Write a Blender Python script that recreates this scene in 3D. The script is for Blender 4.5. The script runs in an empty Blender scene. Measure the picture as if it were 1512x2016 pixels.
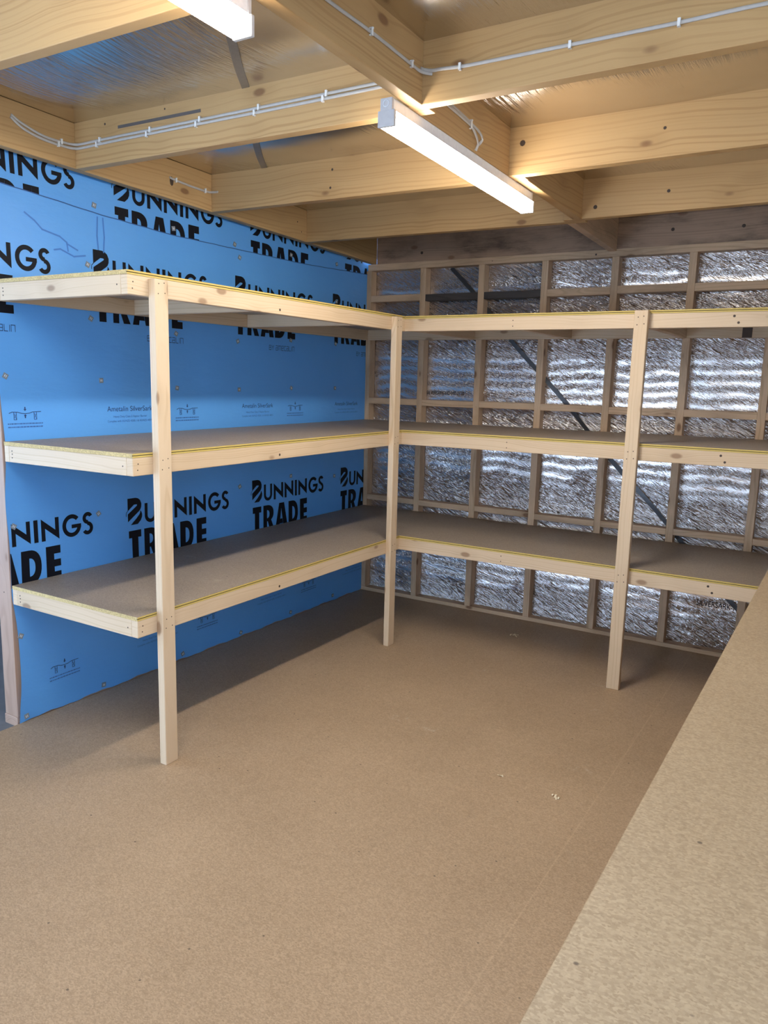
import bpy, bmesh, math, random
from mathutils import Vector, Matrix
random.seed(7)
sc = bpy.context.scene
col = sc.collection

# ------------------------------------------------------------------ camera, world, daylight, exposure
cam_d = bpy.data.cameras.new('camera'); cam = bpy.data.objects.new('camera', cam_d); col.objects.link(cam)
cam_d.sensor_fit = 'HORIZONTAL'; cam_d.sensor_width = 36.0; cam_d.lens = 36.0 * 1525.81 / 1512.0
cam_d.clip_start = 0.02
R_ = Vector((0.85288243, 0.52152742, 0.0245096)); U_ = Vector((-0.10836697, 0.13090623, 0.98545429)); F_ = Vector((-0.51073297, 0.84313268, -0.16816397))
cam.matrix_world = Matrix(((R_.x, U_.x, -F_.x, 3.07031), (R_.y, U_.y, -F_.y, -4.76514), (R_.z, U_.z, -F_.z, 1.56216), (0, 0, 0, 1)))
sc.camera = cam
sc.view_settings.view_transform = 'Standard'; sc.view_settings.look = 'None'
sc.view_settings.gamma = 1.0; sc.view_settings.use_curve_mapping = False
EXPOSURE = 2.7
LAMP = 17.0            # radiance of the batten diffusers
sc.view_settings.exposure = EXPOSURE
world = bpy.data.worlds.new('world'); sc.world = world; world.use_nodes = True
world.node_tree.nodes['Background'].inputs[0].default_value = (0.49, 0.69, 1.0, 1)
world.node_tree.nodes['Background'].inputs[1].default_value = 1.95

# ------------------------------------------------------------------ measured geometry
ZB, ZC, AX, AY, AX2, BX = 2.3552, 2.5396, -0.0079, -0.0285, 0.005, 1.7956
def roof(x, y):        # underside of the joists: a gently falling roof
    return ZB + (AX * x if x < BX else AX * BX + AX2 * (x - BX)) + AY * y
JD = ZC - ZB
D1, D2, L1 = 0.7915, 0.8234, 2.807
TIER = {'l': (0.5594, 0.0014, 0.0024), 'm': (1.1879, 0.0040, 0.0034), 't': (1.8372, 0.0007, -0.0023)}
HR, BT = 0.0694, 0.0155

# ------------------------------------------------------------------ node helpers
def newmat(name):
    m = bpy.data.materials.new(name); m.use_nodes = True
    nt = m.node_tree; return m, nt, nt.nodes['Principled BSDF']
def nd(nt, typ, **kw):
    n = nt.nodes.new(typ)
    for k, v in kw.items():
        if k.startswith('i_'): n.inputs[int(k[2:])].default_value = v
        else: setattr(n, k, v)
    return n
def lk(nt, a, b): nt.links.new(a, b)
def math_(nt, op, a, b=None, c=None):
    n = nt.nodes.new('ShaderNodeMath'); n.operation = op
    for i, v in enumerate((a, b, c)):
        if v is None: continue
        if isinstance(v, (int, float)): n.inputs[i].default_value = v
        else: nt.links.new(v, n.inputs[i])
    return n.outputs[0]
def mix(nt, fac, a, b, blend='MIX'):
    n = nt.nodes.new('ShaderNodeMix'); n.data_type = 'RGBA'; n.blend_type = blend
    for i, v in ((0, fac), (6, a), (7, b)):
        if isinstance(v, (int, float)): n.inputs[i].default_value = v
        elif isinstance(v, tuple): n.inputs[i].default_value = v if len(v) == 4 else v + (1,)
        else: nt.links.new(v, n.inputs[i])
    return n.outputs[2]
def ramp(nt, fac, lo, hi):
    n = nt.nodes.new('ShaderNodeMapRange'); n.interpolation_type = 'SMOOTHSTEP'
    n.inputs[1].default_value = lo; n.inputs[2].default_value = hi
    nt.links.new(fac, n.inputs[0]); return n.outputs[0]
def coords(nt, kind='Object'):
    return nt.nodes.new('ShaderNodeTexCoord').outputs[kind]
def scaled(nt, vec, s, off=None):
    n = nt.nodes.new('ShaderNodeVectorMath'); n.operation = 'MULTIPLY'; n.inputs[1].default_value = s
    nt.links.new(vec, n.inputs[0]); o = n.outputs[0]
    if off is not None:
        a = nt.nodes.new('ShaderNodeVectorMath'); a.operation = 'ADD'
        nt.links.new(o, a.inputs[0]); nt.links.new(off, a.inputs[1]); o = a.outputs[0]
    return o
def noise(nt, vec, scale, detail=3.0, rough=0.55):
    n = nt.nodes.new('ShaderNodeTexNoise'); n.inputs['Scale'].default_value = scale
    n.inputs['Detail'].default_value = detail; n.inputs['Roughness'].default_value = rough
    nt.links.new(vec, n.inputs['Vector']); return n.outputs[0]
def bump(nt, h, strength, dist, normal=None):
    b = nt.nodes.new('ShaderNodeBump'); b.inputs['Strength'].default_value = strength; b.inputs['Distance'].default_value = dist
    nt.links.new(h, b.inputs['Height'])
    if normal is not None: nt.links.new(normal, b.inputs['Normal'])
    return b.outputs[0]

def wood(name, light, dark, ring=0.55, knots=1.0, stain=0.0, stain_col=(0.03, 0.02, 0.015), rough=0.55, pitch=0.0075):
    m, nt, p = newmat(name)
    oc = coords(nt); rnd = nd(nt, 'ShaderNodeObjectInfo').outputs['Random']
    cmb = nd(nt, 'ShaderNodeCombineXYZ')
    lk(nt, math_(nt, 'MULTIPLY', rnd, 61.0), cmb.inputs[0]); lk(nt, math_(nt, 'MULTIPLY', rnd, 37.0), cmb.inputs[1]); lk(nt, math_(nt, 'MULTIPLY', rnd, 19.0), cmb.inputs[2])
    off = cmb.outputs[0]
    sep = nd(nt, 'ShaderNodeSeparateXYZ'); lk(nt, oc, sep.inputs[0])
    lon = noise(nt, scaled(nt, oc, (1.1, 0.6, 0.6), off), 1.0, 2)
    lon2 = noise(nt, scaled(nt, oc, (0.9, 0.5, 0.5), scaled(nt, off, (-1.3, 2.1, 1.7))), 1.0, 2)
    # knots
    vo = nd(nt, 'ShaderNodeTexVoronoi'); vo.inputs['Scale'].default_value = 1.0
    lk(nt, scaled(nt, oc, (3.6, 7.5, 7.5), off), vo.inputs['Vector'])
    kd = vo.outputs['Distance']
    kcore = math_(nt, 'SUBTRACT', 1.0, ramp(nt, kd, 0.07, 0.135))
    khalo = math_(nt, 'SUBTRACT', 1.0, ramp(nt, kd, 0.10, 0.42))
    y0 = math_(nt, 'ADD', math_(nt, 'MULTIPLY', math_(nt, 'SUBTRACT', math_(nt, 'FRACT', math_(nt, 'MULTIPLY', rnd, 13.7)), 0.5), 0.10), math_(nt, 'MULTIPLY', math_(nt, 'SUBTRACT', lon, 0.5), 0.10))
    z0 = math_(nt, 'ADD', math_(nt, 'MULTIPLY', math_(nt, 'SUBTRACT', math_(nt, 'FRACT', math_(nt, 'MULTIPLY', rnd, 7.3)), 0.5), 0.16), math_(nt, 'MULTIPLY', math_(nt, 'SUBTRACT', lon2, 0.5), 0.12))
    yy = math_(nt, 'ADD', sep.outputs[1], y0); zz = math_(nt, 'ADD', sep.outputs[2], z0)
    r = math_(nt, 'SQRT', math_(nt, 'ADD', math_(nt, 'MULTIPLY', yy, yy), math_(nt, 'MULTIPLY', zz, zz)))
    r = math_(nt, 'ADD', r, math_(nt, 'MULTIPLY', khalo, 0.012 * knots))
    r = math_(nt, 'ADD', r, math_(nt, 'MULTIPLY', noise(nt, scaled(nt, oc, (3, 30, 30), off), 1.0, 2), 0.004))
    n1 = nd(nt, 'ShaderNodeTexNoise', noise_dimensions='1D'); n1.inputs['Scale'].default_value = 1.0 / pitch
    n1.inputs['Detail'].default_value = 1.5; lk(nt, math_(nt, 'ADD', r, rnd), n1.inputs['W'])
    s = ramp(nt, n1.outputs[0], 0.46, 0.70)
    cut = ramp(nt, noise(nt, scaled(nt, oc, (0.9, 9, 9), scaled(nt, off, (1.9, 0.7, 1.1))), 1.0, 2), 0.30, 0.62)
    s = math_(nt, 'MULTIPLY', s, math_(nt, 'ADD', 0.35, math_(nt, 'MULTIPLY', cut, 0.75)))
    fib = noise(nt, scaled(nt, oc, (6, 260, 260), off), 1.0, 3)
    f = math_(nt, 'ADD', math_(nt, 'MULTIPLY', s, ring), math_(nt, 'MULTIPLY', math_(nt, 'SUBTRACT', fib, 0.5), 0.35))
    c = mix(nt, f, light, dark)
    broad = noise(nt, scaled(nt, oc, (0.8, 5, 5), off), 1.0, 2)
    c = mix(nt, math_(nt, 'MULTIPLY', ramp(nt, broad, 0.35, 0.75), 0.35), c, dark)
    if stain > 0:
        st = ramp(nt, noise(nt, scaled(nt, oc, (2.2, 7, 7), off), 1.0, 5, 0.65), 0.42, 0.72)
        c = mix(nt, math_(nt, 'MULTIPLY', st, stain), c, stain_col)
    if knots > 0:
        c = mix(nt, math_(nt, 'MULTIPLY', khalo, 0.25 * knots), c, tuple(v * 0.75 for v in dark))
        c = mix(nt, math_(nt, 'MULTIPLY', kcore, 0.85 * knots), c, (0.19, 0.085, 0.036))
    lk(nt, c, p.inputs['Base Color'])
    p.inputs['Roughness'].default_value = rough; p.inputs['Specular IOR Level'].default_value = 0.35
    lk(nt, bump(nt, f, 0.12, 0.0006), p.inputs['Normal'])
    return m

def flat(name, c, rough=0.5, metal=0.0, **kw):
    m, nt, p = newmat(name)
    n = noise(nt, coords(nt), 60.0, 3)
    lk(nt, mix(nt, n, tuple(v * 0.88 for v in c), tuple(min(1, v * 1.1) for v in c)), p.inputs['Base Color'])
    p.inputs['Roughness'].default_value = rough; p.inputs['Metallic'].default_value = metal
    for k, v in kw.items(): p.inputs[k.replace('_', ' ')].default_value = v
    return m

def particle(name, a, b, seam=None, rough=0.52, warm=None):
    m, nt, p = newmat(name); oc = coords(nt)
    fl = nd(nt, 'ShaderNodeTexVoronoi'); fl.inputs['Scale'].default_value = 1.0
    wob = noise(nt, oc, 40, 2)
    lk(nt, scaled(nt, oc, (210, 330, 260)), fl.inputs['Vector'])
    chips = nd(nt, 'ShaderNodeSeparateColor'); lk(nt, fl.outputs['Color'], chips.inputs[0])
    fine = noise(nt, oc, 420, 3, 0.7)
    v = math_(nt, 'ADD', math_(nt, 'MULTIPLY', chips.outputs[0], 0.55), math_(nt, 'MULTIPLY', fine, 0.45))
    v = math_(nt, 'ADD', v, math_(nt, 'MULTIPLY', math_(nt, 'SUBTRACT', noise(nt, oc, 1.7, 4, 0.6), 0.5), 0.55))
    v = math_(nt, 'ADD', v, math_(nt, 'MULTIPLY', math_(nt, 'SUBTRACT', noise(nt, oc, 28, 3, 0.6), 0.5), 0.10))
    c = mix(nt, v, a, b)
    # scattered dark flakes and pale scuffs
    v2 = nd(nt, 'ShaderNodeTexVoronoi'); v2.inputs['Scale'].default_value = 1.0
    lk(nt, scaled(nt, oc, (11.0, 13.0, 9.0)), v2.inputs['Vector'])
    fleck = math_(nt, 'SUBTRACT', 1.0, ramp(nt, v2.outputs['Distance'], 0.030, 0.055))
    c = mix(nt, math_(nt, 'MULTIPLY', fleck, 0.75), c, (0.06, 0.04, 0.03))
    v3 = nd(nt, 'ShaderNodeTexVoronoi'); v3.inputs['Scale'].default_value = 1.0
    lk(nt, scaled(nt, oc, (2.1, 2.6, 2.0)), v3.inputs['Vector'])
    sc_ = math_(nt, 'MULTIPLY', math_(nt, 'SUBTRACT', 1.0, ramp(nt, v3.outputs['Distance'], 0.02, 0.16)), ramp(nt, noise(nt, oc, 30, 4, 0.7), 0.48, 0.75))
    c = mix(nt, math_(nt, 'MULTIPLY', sc_, 0.5), c, (0.62, 0.55, 0.45))
    if seam:
        sp = nd(nt, 'ShaderNodeSeparateXYZ'); lk(nt, oc, sp.inputs[0])
        for ax, val, amt in seam:
            d = math_(nt, 'ABSOLUTE', math_(nt, 'SUBTRACT', sp.outputs[ax], val))
            line = math_(nt, 'SUBTRACT', 1.0, ramp(nt, d, 0.0012, 0.0035))
            c = mix(nt, math_(nt, 'MULTIPLY', line, amt), c, tuple(min(1, q * 1.5) for q in b))
    lk(nt, c, p.inputs['Base Color']); p.inputs['Roughness'].default_value = rough
    p.inputs['Specular IOR Level'].default_value = 0.4
    lk(nt, bump(nt, fine, 0.10, 0.0008), p.inputs['Normal'])
    return m

PINE = wood('new_pine', (0.68, 0.51, 0.335), (0.52, 0.35, 0.195), ring=0.45, knots=0.75)
JOIST = wood('golden_pine', (0.55, 0.342, 0.147), (0.38, 0.208, 0.075), ring=0.50, knots=0.9, pitch=0.010)
STUD = wood('framing_pine', (0.72, 0.49, 0.30), (0.48, 0.30, 0.165), ring=0.5, knots=1.0, stain=0.25)
DARKW = wood('weathered_dark_timber', (0.47, 0.30, 0.19), (0.26, 0.155, 0.095), ring=0.4, knots=0.8, stain=0.75, stain_col=(0.035, 0.024, 0.02))
BLACKW = wood('blackened_timber', (0.085, 0.07, 0.06), (0.04, 0.032, 0.03), ring=0.4, knots=0.5, stain=0.5)
PINKW = wood('pinkish_framing_timber', (0.46, 0.30, 0.215), (0.30, 0.175, 0.12), ring=0.4, knots=0.8)
FLOORM = particle('floor_particleboard', (0.275, 0.180, 0.103), (0.54, 0.378, 0.236), seam=[(0, 2.366, 0.12), (1, -2.205, 0.07)], rough=0.48)
BOARD = particle('shelf_particleboard', (0.24, 0.185, 0.135), (0.46, 0.365, 0.275), rough=0.5)
BENCHM = particle('bench_particleboard', (0.255, 0.172, 0.098), (0.47, 0.348, 0.215), rough=0.5)
EDGE = flat('yellow_board_edge', (0.60, 0.435, 0.12), 0.7)
CUT = particle('cut_board_edge', (0.36, 0.25, 0.10), (0.74, 0.56, 0.25), rough=0.75)
NAIL = flat('nail_head', (0.06, 0.036, 0.022), 0.6)
INK = flat('black_print', (0.006, 0.007, 0.012), 0.55, Specular_IOR_Level=0.2)
INKBLUE = flat('navy_print', (0.015, 0.045, 0.16), 0.5)
FADEINK = flat('faded_navy_print', (0.05, 0.15, 0.42), 0.5)
SQUIGGLE = flat('dark_blue_squiggle', (0.055, 0.21, 0.60), 0.5)
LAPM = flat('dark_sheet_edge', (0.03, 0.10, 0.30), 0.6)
FOILINK = flat('grey_print', (0.045, 0.045, 0.05), 0.7, Specular_IOR_Level=0.2)
GROOVE = flat('dark_groove', (0.09, 0.065, 0.02), 0.9)
WHITEP = flat('white_plastic', (0.80, 0.81, 0.82), 0.35)
CAPM = flat('grey_white_end_cap', (0.62, 0.58, 0.55), 0.4)
PALE = flat('pale_bounce_lining', (0.66, 0.64, 0.60), 0.7)  # pale tone given to the unseen walls to bounce light
CABLE = flat('white_cable_sheath', (0.50, 0.465, 0.42), 0.5)
CLIP = flat('white_cable_clip', (0.85, 0.84, 0.80), 0.4)
STRAP = flat('dark_galvanised_strap', (0.10, 0.10, 0.105), 0.42, 0.75)
STRAPC = flat('grey_galvanised_strap', (0.30, 0.28, 0.26), 0.45, 0.8)
PENCIL = flat('grey_crayon', (0.12, 0.10, 0.09), 0.8)
SHAV = flat('pale_wood_shaving', (0.75, 0.62, 0.42), 0.7)
WASH = flat('clear_plastic_washer', (0.24, 0.27, 0.30), 0.22, 0.0)
OUTM = flat('dark_tarpaulin', (0.05, 0.04, 0.055), 0.5)
OUTP = flat('dusky_pink_sheet', (0.28, 0.18, 0.20), 0.6)
SILV = flat('silver_foil_edge', (0.8, 0.8, 0.82), 0.25, 1.0)

def blue_mat():
    m, nt, p = newmat('blue_sarking'); oc = coords(nt)
    n = noise(nt, oc, 2.0, 4, 0.6)
    c = mix(nt, n, (0.112, 0.375, 0.83), (0.14, 0.445, 0.91))
    c = mix(nt, math_(nt, 'MULTIPLY', noise(nt, oc, 300, 2), 0.14), c, (0.06, 0.23, 0.62))
    lk(nt, c, p.inputs['Base Color']); p.inputs['Roughness'].default_value = 0.42
    p.inputs['Specular IOR Level'].default_value = 0.45
    h1 = noise(nt, scaled(nt, oc, (1, 3, 9)), 1.3, 4, 0.55)
    h2 = noise(nt, oc, 420, 2)
    b = bump(nt, h1, 0.30, 0.018); lk(nt, bump(nt, h2, 0.10, 0.0008, b), p.inputs['Normal'])
    return m
BLUE = blue_mat()

def foil_mat(name, ceiling):
    m, nt, p = newmat(name); oc = coords(nt)
    p.inputs['Metallic'].default_value = 1.0
    if ceiling:
        p.inputs['Roughness'].default_value = 0.20
        lk(nt, mix(nt, noise(nt, oc, 3, 3), (0.60, 0.56, 0.51), (0.72, 0.69, 0.64)), p.inputs['Base Color'])
        rot = nd(nt, 'ShaderNodeMapping'); rot.inputs['Rotation'].default_value = (0, 0, math.radians(4)); rot.inputs['Scale'].default_value = (38, 2.0, 1)
        lk(nt, oc, rot.inputs['Vector'])
        h = noise(nt, rot.outputs[0], 1.0, 4, 0.6)
        amp = ramp(nt, noise(nt, oc, 1.6, 2), 0.42, 0.62)
        b = bump(nt, math_(nt, 'MULTIPLY', h, amp), 0.55, 0.02)
        b = bump(nt, noise(nt, oc, 2.0, 2), 0.35, 0.05, b)
        lk(nt, bump(nt, noise(nt, oc, 260, 2), 0.22, 0.0012, b), p.inputs['Normal'])
    else:
        p.inputs['Roughness'].default_value = 0.24
        lk(nt, mix(nt, noise(nt, oc, 5, 3), (0.74, 0.695, 0.67), (0.90, 0.85, 0.82)), p.inputs['Base Color'])
        sep = nd(nt, 'ShaderNodeSeparateXYZ'); lk(nt, oc, sep.inputs[0])
        # long diagonal wrinkles, falling to the right, strongest beside the noggings
        def slant(deg, ku, kv):
            a = math.radians(deg); o = []
            for vec, k in (((math.cos(a), 0, -math.sin(a)), ku), ((math.sin(a), 0, math.cos(a)), kv)):
                d = nd(nt, 'ShaderNodeVectorMath', operation='DOT_PRODUCT'); d.inputs[1].default_value = vec
                lk(nt, oc, d.inputs[0]); o.append(math_(nt, 'MULTIPLY', d.outputs['Value'], k))
            c = nd(nt, 'ShaderNodeCombineXYZ'); lk(nt, o[0], c.inputs[0]); lk(nt, o[1], c.inputs[2]); return c.outputs[0]
        h = noise(nt, slant(27, 5.5, 60), 1.0, 3, 0.55)
        h = math_(nt, 'POWER', h, 2.0)
        z = sep.outputs[2]
        near = 0.0
        for zc_, wd in ((2.30, 0.12), (2.02, 0.10), (1.83, 0.13), (1.33, 0.08), (0.80, 0.16), (0.62, 0.12), (0.1, 0.1)):
            dd = math_(nt, 'ABSOLUTE', math_(nt, 'SUBTRACT', z, zc_))
            near = math_(nt, 'MAXIMUM', near, math_(nt, 'SUBTRACT', 1.0, ramp(nt, dd, wd * 0.4, wd)))
        amp = math_(nt, 'MAXIMUM', math_(nt, 'MULTIPLY', near, 0.9), ramp(nt, noise(nt, scaled(nt, oc, (1.3, 1, 3.0)), 1.0, 2), 0.50, 0.70))
        b = bump(nt, math_(nt, 'MULTIPLY', h, amp), 1.0, 0.034)
        # rows of small slanting puckers
        h2 = math_(nt, 'SUBTRACT', noise(nt, slant(33, 34, 150), 1.0, 2, 0.5), 0.5)
        zz = math_(nt, 'ADD', math_(nt, 'MULTIPLY', z, 96.0), math_(nt, 'MULTIPLY', noise(nt, oc, 3.0, 2), 9.0))
        rows = math_(nt, 'ADD', math_(nt, 'MULTIPLY', math_(nt, 'SINE', zz), 0.5), 0.62)
        b = bump(nt, math_(nt, 'MULTIPLY', h2, rows), 1.0, 0.011, b)
        h3 = math_(nt, 'SUBTRACT', noise(nt, slant(12, 3.0, 22), 1.0, 2, 0.5), 0.5)
        b = bump(nt, h3, 0.5, 0.016, b)
        # woven scrim
        g = math_(nt, 'ADD', math_(nt, 'SINE', math_(nt, 'MULTIPLY', sep.outputs[0], 900.0)), math_(nt, 'SINE', math_(nt, 'MULTIPLY', sep.outputs[2], 900.0)))
        lk(nt, bump(nt, g, 0.10, 0.0005, b), p.inputs['Normal'])
    return m
FOIL_B = foil_mat('silver_wall_foil', False); FOIL_C = foil_mat('silver_ceiling_foil', True)

def concrete():
    m, nt, p = newmat('concrete'); oc = coords(nt)
    lk(nt, mix(nt, noise(nt, oc, 9, 5, 0.65), (0.10, 0.105, 0.115), (0.21, 0.215, 0.225)), p.inputs['Base Color'])
    p.inputs['Roughness'].default_value = 0.75; return m
CONC = concrete()
def emit(name, c, s):
    m, nt, p = newmat(name)
    p.inputs['Base Color'].default_value = (0.9, 0.9, 0.9, 1)
    p.inputs['Emission Color'].default_value = c + (1,); p.inputs['Emission Strength'].default_value = s
    return m
GLOW = emit('lit_diffuser', (1.0, 0.955, 0.88), LAMP)
GLOWS = emit('lit_diffuser_side', (1.0, 0.955, 0.88), LAMP * 0.42)

# ------------------------------------------------------------------ mesh helpers
def link(name, bm, mats, parent=None, M=None):
    """bm holds WORLD coordinates; M = world matrix the object gets (its local X is the grain)."""
    M = M or Matrix.Identity(4)
    bmesh.ops.transform(bm, matrix=M.inverted(), verts=bm.verts)
    me = bpy.data.meshes.new(name); bm.to_mesh(me); bm.free()
    for m in (mats if isinstance(mats, (list, tuple)) else [mats]): me.materials.append(m)
    o = bpy.data.objects.new(name, me); col.objects.link(o)
    if parent:
        o.parent = parent; o.matrix_basis = parent.matrix_basis.inverted() @ M
    else: o.matrix_basis = M
    return o
def tag(o, label=None, cat=None, group=None, kind=None):
    for k, v in (('label', label), ('category', cat), ('group', group), ('kind', kind)):
        if v: o[k] = v
    return o
def empty(name, loc, label, cat, group=None):
    o = bpy.data.objects.new(name, None); o.empty_display_size = 0.1; col.objects.link(o)
    o.matrix_basis = Matrix.Translation(loc); return tag(o, label, cat, group)
def box(bm, a, b, mi=0, bev=0.0, segs=2):
    t = bmesh.new()
    bmesh.ops.create_cube(t, size=1.0)
    c = [(a[i] + b[i]) / 2 for i in range(3)]; s = [abs(b[i] - a[i]) for i in range(3)]
    for v in t.verts: v.co = Vector((c[i] + v.co[i] * s[i] for i in range(3)))
    if bev: bmesh.ops.bevel(t, geom=t.edges[:], offset=bev, segments=segs, affect='EDGES', profile=0.5)
    join(bm, t, mi)
def join(bm, t, mi=0):
    mp = {}
    for v in t.verts: mp[v] = bm.verts.new(v.co)
    for f in t.faces:
        try:
            nf = bm.faces.new([mp[v] for v in f.verts]); nf.material_index = mi if mi is not None else f.material_index
        except ValueError: pass
    t.free()
AXM = {0: Matrix.Identity(3), 1: Matrix(((0, -1, 0), (1, 0, 0), (0, 0, 1))), 2: Matrix(((0, 0, 1), (0, 1, 0), (-1, 0, 0)))}
AXM[2] = Matrix(((0, 0, -1), (0, 1, 0), (1, 0, 0)))
def frame_for(a, b):
    d = [abs(b[i] - a[i]) for i in range(3)]; ax = d.index(max(d))
    return Matrix.Translation([(a[i] + b[i]) / 2 for i in range(3)]) @ AXM[ax].to_4x4()
def dot(bm, c, axis, sgn, r=0.003, mi=1, sx=1.0):
    """a small nail head standing 0.8 mm proud of a face"""
    t = bmesh.new(); bmesh.ops.create_cone(t, cap_ends=True, segments=8, radius1=r, radius2=r * 0.8, depth=0.0016)
    q = {0: Matrix.Rotation(math.pi / 2, 3, 'Y'), 1: Matrix.Rotation(-math.pi / 2, 3, 'X'), 2: Matrix.Identity(3)}[axis]
    for v in t.verts: v.co = q @ Vector((v.co.x * sx, v.co.y, v.co.z)) + Vector(c)
    join(bm, t, mi)
def subdivide_long(bm, a, b, n=12):
    d = [abs(b[i] - a[i]) for i in range(3)]; ax = d.index(max(d))
    for k in range(1, n):
        co = [0, 0, 0]; co[ax] = a[ax] + (b[ax] - a[ax]) * k / n; no = [0, 0, 0]; no[ax] = 1
        bmesh.ops.bisect_plane(bm, geom=bm.verts[:] + bm.edges[:] + bm.faces[:], plane_co=co, plane_no=no)
def timber(name, a, b, mat, parent=None, warp=None, nails=(), bev=0.0025, extra=None, div=0):
    """one sawn stick between two box corners; nails = (point, axis, sign[, radius])"""
    bm = bmesh.new(); box(bm, a, b, 0, bev)
    if div: subdivide_long(bm, a, b, div)
    for n in nails: dot(bm, *n)
    if extra: extra(bm)
    if warp:
        for v in bm.verts: v.co = warp(v.co)
    return link(name, bm, [mat, NAIL, PENCIL], parent, frame_for(a, b))
def tube(bm, pts, ra, rb=None, seg=8, up=None, mi=0, cap=True):
    """elliptical tube along a polyline: ra across, rb along 'up'"""
    rb = rb or ra; pts = [Vector(p) for p in pts]; rings = []
    for i, p in enumerate(pts):
        d = (pts[min(i + 1, len(pts) - 1)] - pts[max(i - 1, 0)]).normalized()
        u = Vector(up) if up else (Vector((0, 0, 1)) if abs(d.z) < 0.9 else Vector((1, 0, 0)))
        s = d.cross(u).normalized(); u = s.cross(d)
        rings.append([bm.verts.new(p + s * ra * math.cos(t) + u * rb * math.sin(t)) for t in [2 * math.pi * k / seg for k in range(seg)]])
    for r0, r1 in zip(rings, rings[1:]):
        for k in range(seg):
            f = bm.faces.new((r0[k], r0[(k + 1) % seg], r1[(k + 1) % seg], r1[k])); f.smooth = True; f.material_index = mi
    if cap:
        for r in (rings[0][::-1], rings[-1]):
            f = bm.faces.new(r); f.material_index = mi
def smooth_path(pts, n=6):
    P = [Vector(p) for p in pts]; out = []
    for i in range(len(P) - 1):
        p0, p1, p2, p3 = P[max(i - 1, 0)], P[i], P[i + 1], P[min(i + 2, len(P) - 1)]
        for k in range(n):
            t = k / n
            out.append(0.5 * ((2 * p1) + (p2 - p0) * t + (2 * p0 - 5 * p1 + 4 * p2 - p3) * t * t + (3 * p1 - p0 - 3 * p2 + p3) * t ** 3))
    return out + [P[-1]]

# ================================================================== THE SETTING
def plane_box(name, a, b, mat):
    bm = bmesh.new(); box(bm, a, b); return tag(link(name, bm, mat), kind='structure')
plane_box('floor', (0.0, -6.5, -0.02), (3.75, 0.075, 0.0), FLOORM)
plane_box('ground', (-4.0, -6.5, -0.06), (3.75, 1.0, -0.0205), CONC)
# ceiling foil lies on the joists
def sag(x, y):
    L = [0.075, 1.74, 3.75]; J = [-6.5, -5.75, -4.93, -4.105, -3.264, -2.43, -1.606, -0.79, 0.02]
    u = v = 0
    for a, b in zip(L, L[1:]):
        if a < x < b: u = math.sin(math.pi * (x - a) / (b - a)) ** 0.6; am = 0.052 if a < 1 else 0.028
    for a, b in zip(J, J[1:]):
        if a < y < b: v = math.sin(math.pi * (y - a) / (b - a)) ** 1.1
    return am * u * v if u > 0 and v > 0 else 0.0
NC = 110
bm = bmesh.new(); xs = [-0.1 + 3.85 * i / NC for i in range(NC + 1)]; ys = [-6.5 + 6.6 * i / NC for i in range(NC + 1)]
for k, dz in ((0, 0.0), (1, 0.02)):
    g = [[bm.verts.new((x, y, roof(x, y) + JD + 0.0005 + dz - sag(x, y))) for y in ys] for x in xs]
    for i in range(NC):
        for j in range(NC):
            q = (g[i][j], g[i][j + 1], g[i + 1][j + 1], g[i + 1][j]); f = bm.faces.new(q if k == 0 else q[::-1]); f.smooth = True
tag(link('ceiling', bm, FOIL_C), kind='structure')
# back wall foil, gently quilted between the studs
bm = bmesh.new(); nx, nz = 150, 90; X0, X1, Z0, Z1 = -0.1, 3.75, 0.0, 2.40
g = []
for i in range(nx + 1):
    x = X0 + (X1 - X0) * i / nx
    g.append([bm.verts.new((x, 0.072 + 0.004 * (1 - math.cos(2 * math.pi * (x - 0.446) / 0.432)) * (0.6 + 0.4 * math.sin(z * 5.0 + x * 2.0)), z)) for z in [Z0 + (Z1 - Z0) * j / nz for j in range(nz + 1)]])
for i in range(nx):
    for j in range(nz):
        f = bm.faces.new((g[i][j], g[i + 1][j], g[i + 1][j + 1], g[i][j + 1])); f.smooth = True
box(bm, (X0, 0.088, Z0), (X1, 0.10, Z1))
wall_back = tag(link('wall_back', bm, FOIL_B), kind='structure')
bm = bmesh.new()      # unseen right wall; wide opening added so daylight reaches the blue wall
for a, b in (((3.75, -4.5, 0.0), (3.83, 0.1, 2.75)), ((3.75, -6.5, 0.0), (3.83, -4.5, 1.0)), ((3.75, -6.5, 2.2), (3.83, -4.5, 2.75)), ((3.75, -6.58, 1.0), (3.83, -6.3, 2.2))): box(bm, a, b)
tag(link('wall_right', bm, PALE), kind='structure')
bm = bmesh.new(); box(bm, (0.8, -6.58, 0.0), (3.83, -6.5, 2.75)); box(bm, (-1.0, -6.58, 1.3), (0.8, -6.5, 2.80)); box(bm, (-4.1, -6.58, 0.0), (-1.0, -6.5, 2.80))  # unseen front wall, its low gap shaped to let daylight in
tag(link('wall_front', bm, PALE), kind='structure')
# the garage side beyond the blue wall: dark shell added to control daylight
bm = bmesh.new(); box(bm, (-4.1, -3.3, -0.02), (-4.0, 1.0, 2.75)); box(bm, (-4.1, -6.5, 2.15), (-4.0, -3.3, 2.75))   # gap added for cool daylight on the left floor
tag(link('wall_outer', bm, OUTM), kind='structure')
plane_box('wall_outer_back', (-4.0, 1.0, -0.02), (-0.1, 1.1, 2.75), OUTM)
plane_box('ceiling_outer', (-4.1, -6.5, 2.75), (-0.1, 1.1, 2.80), OUTM)

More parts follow.
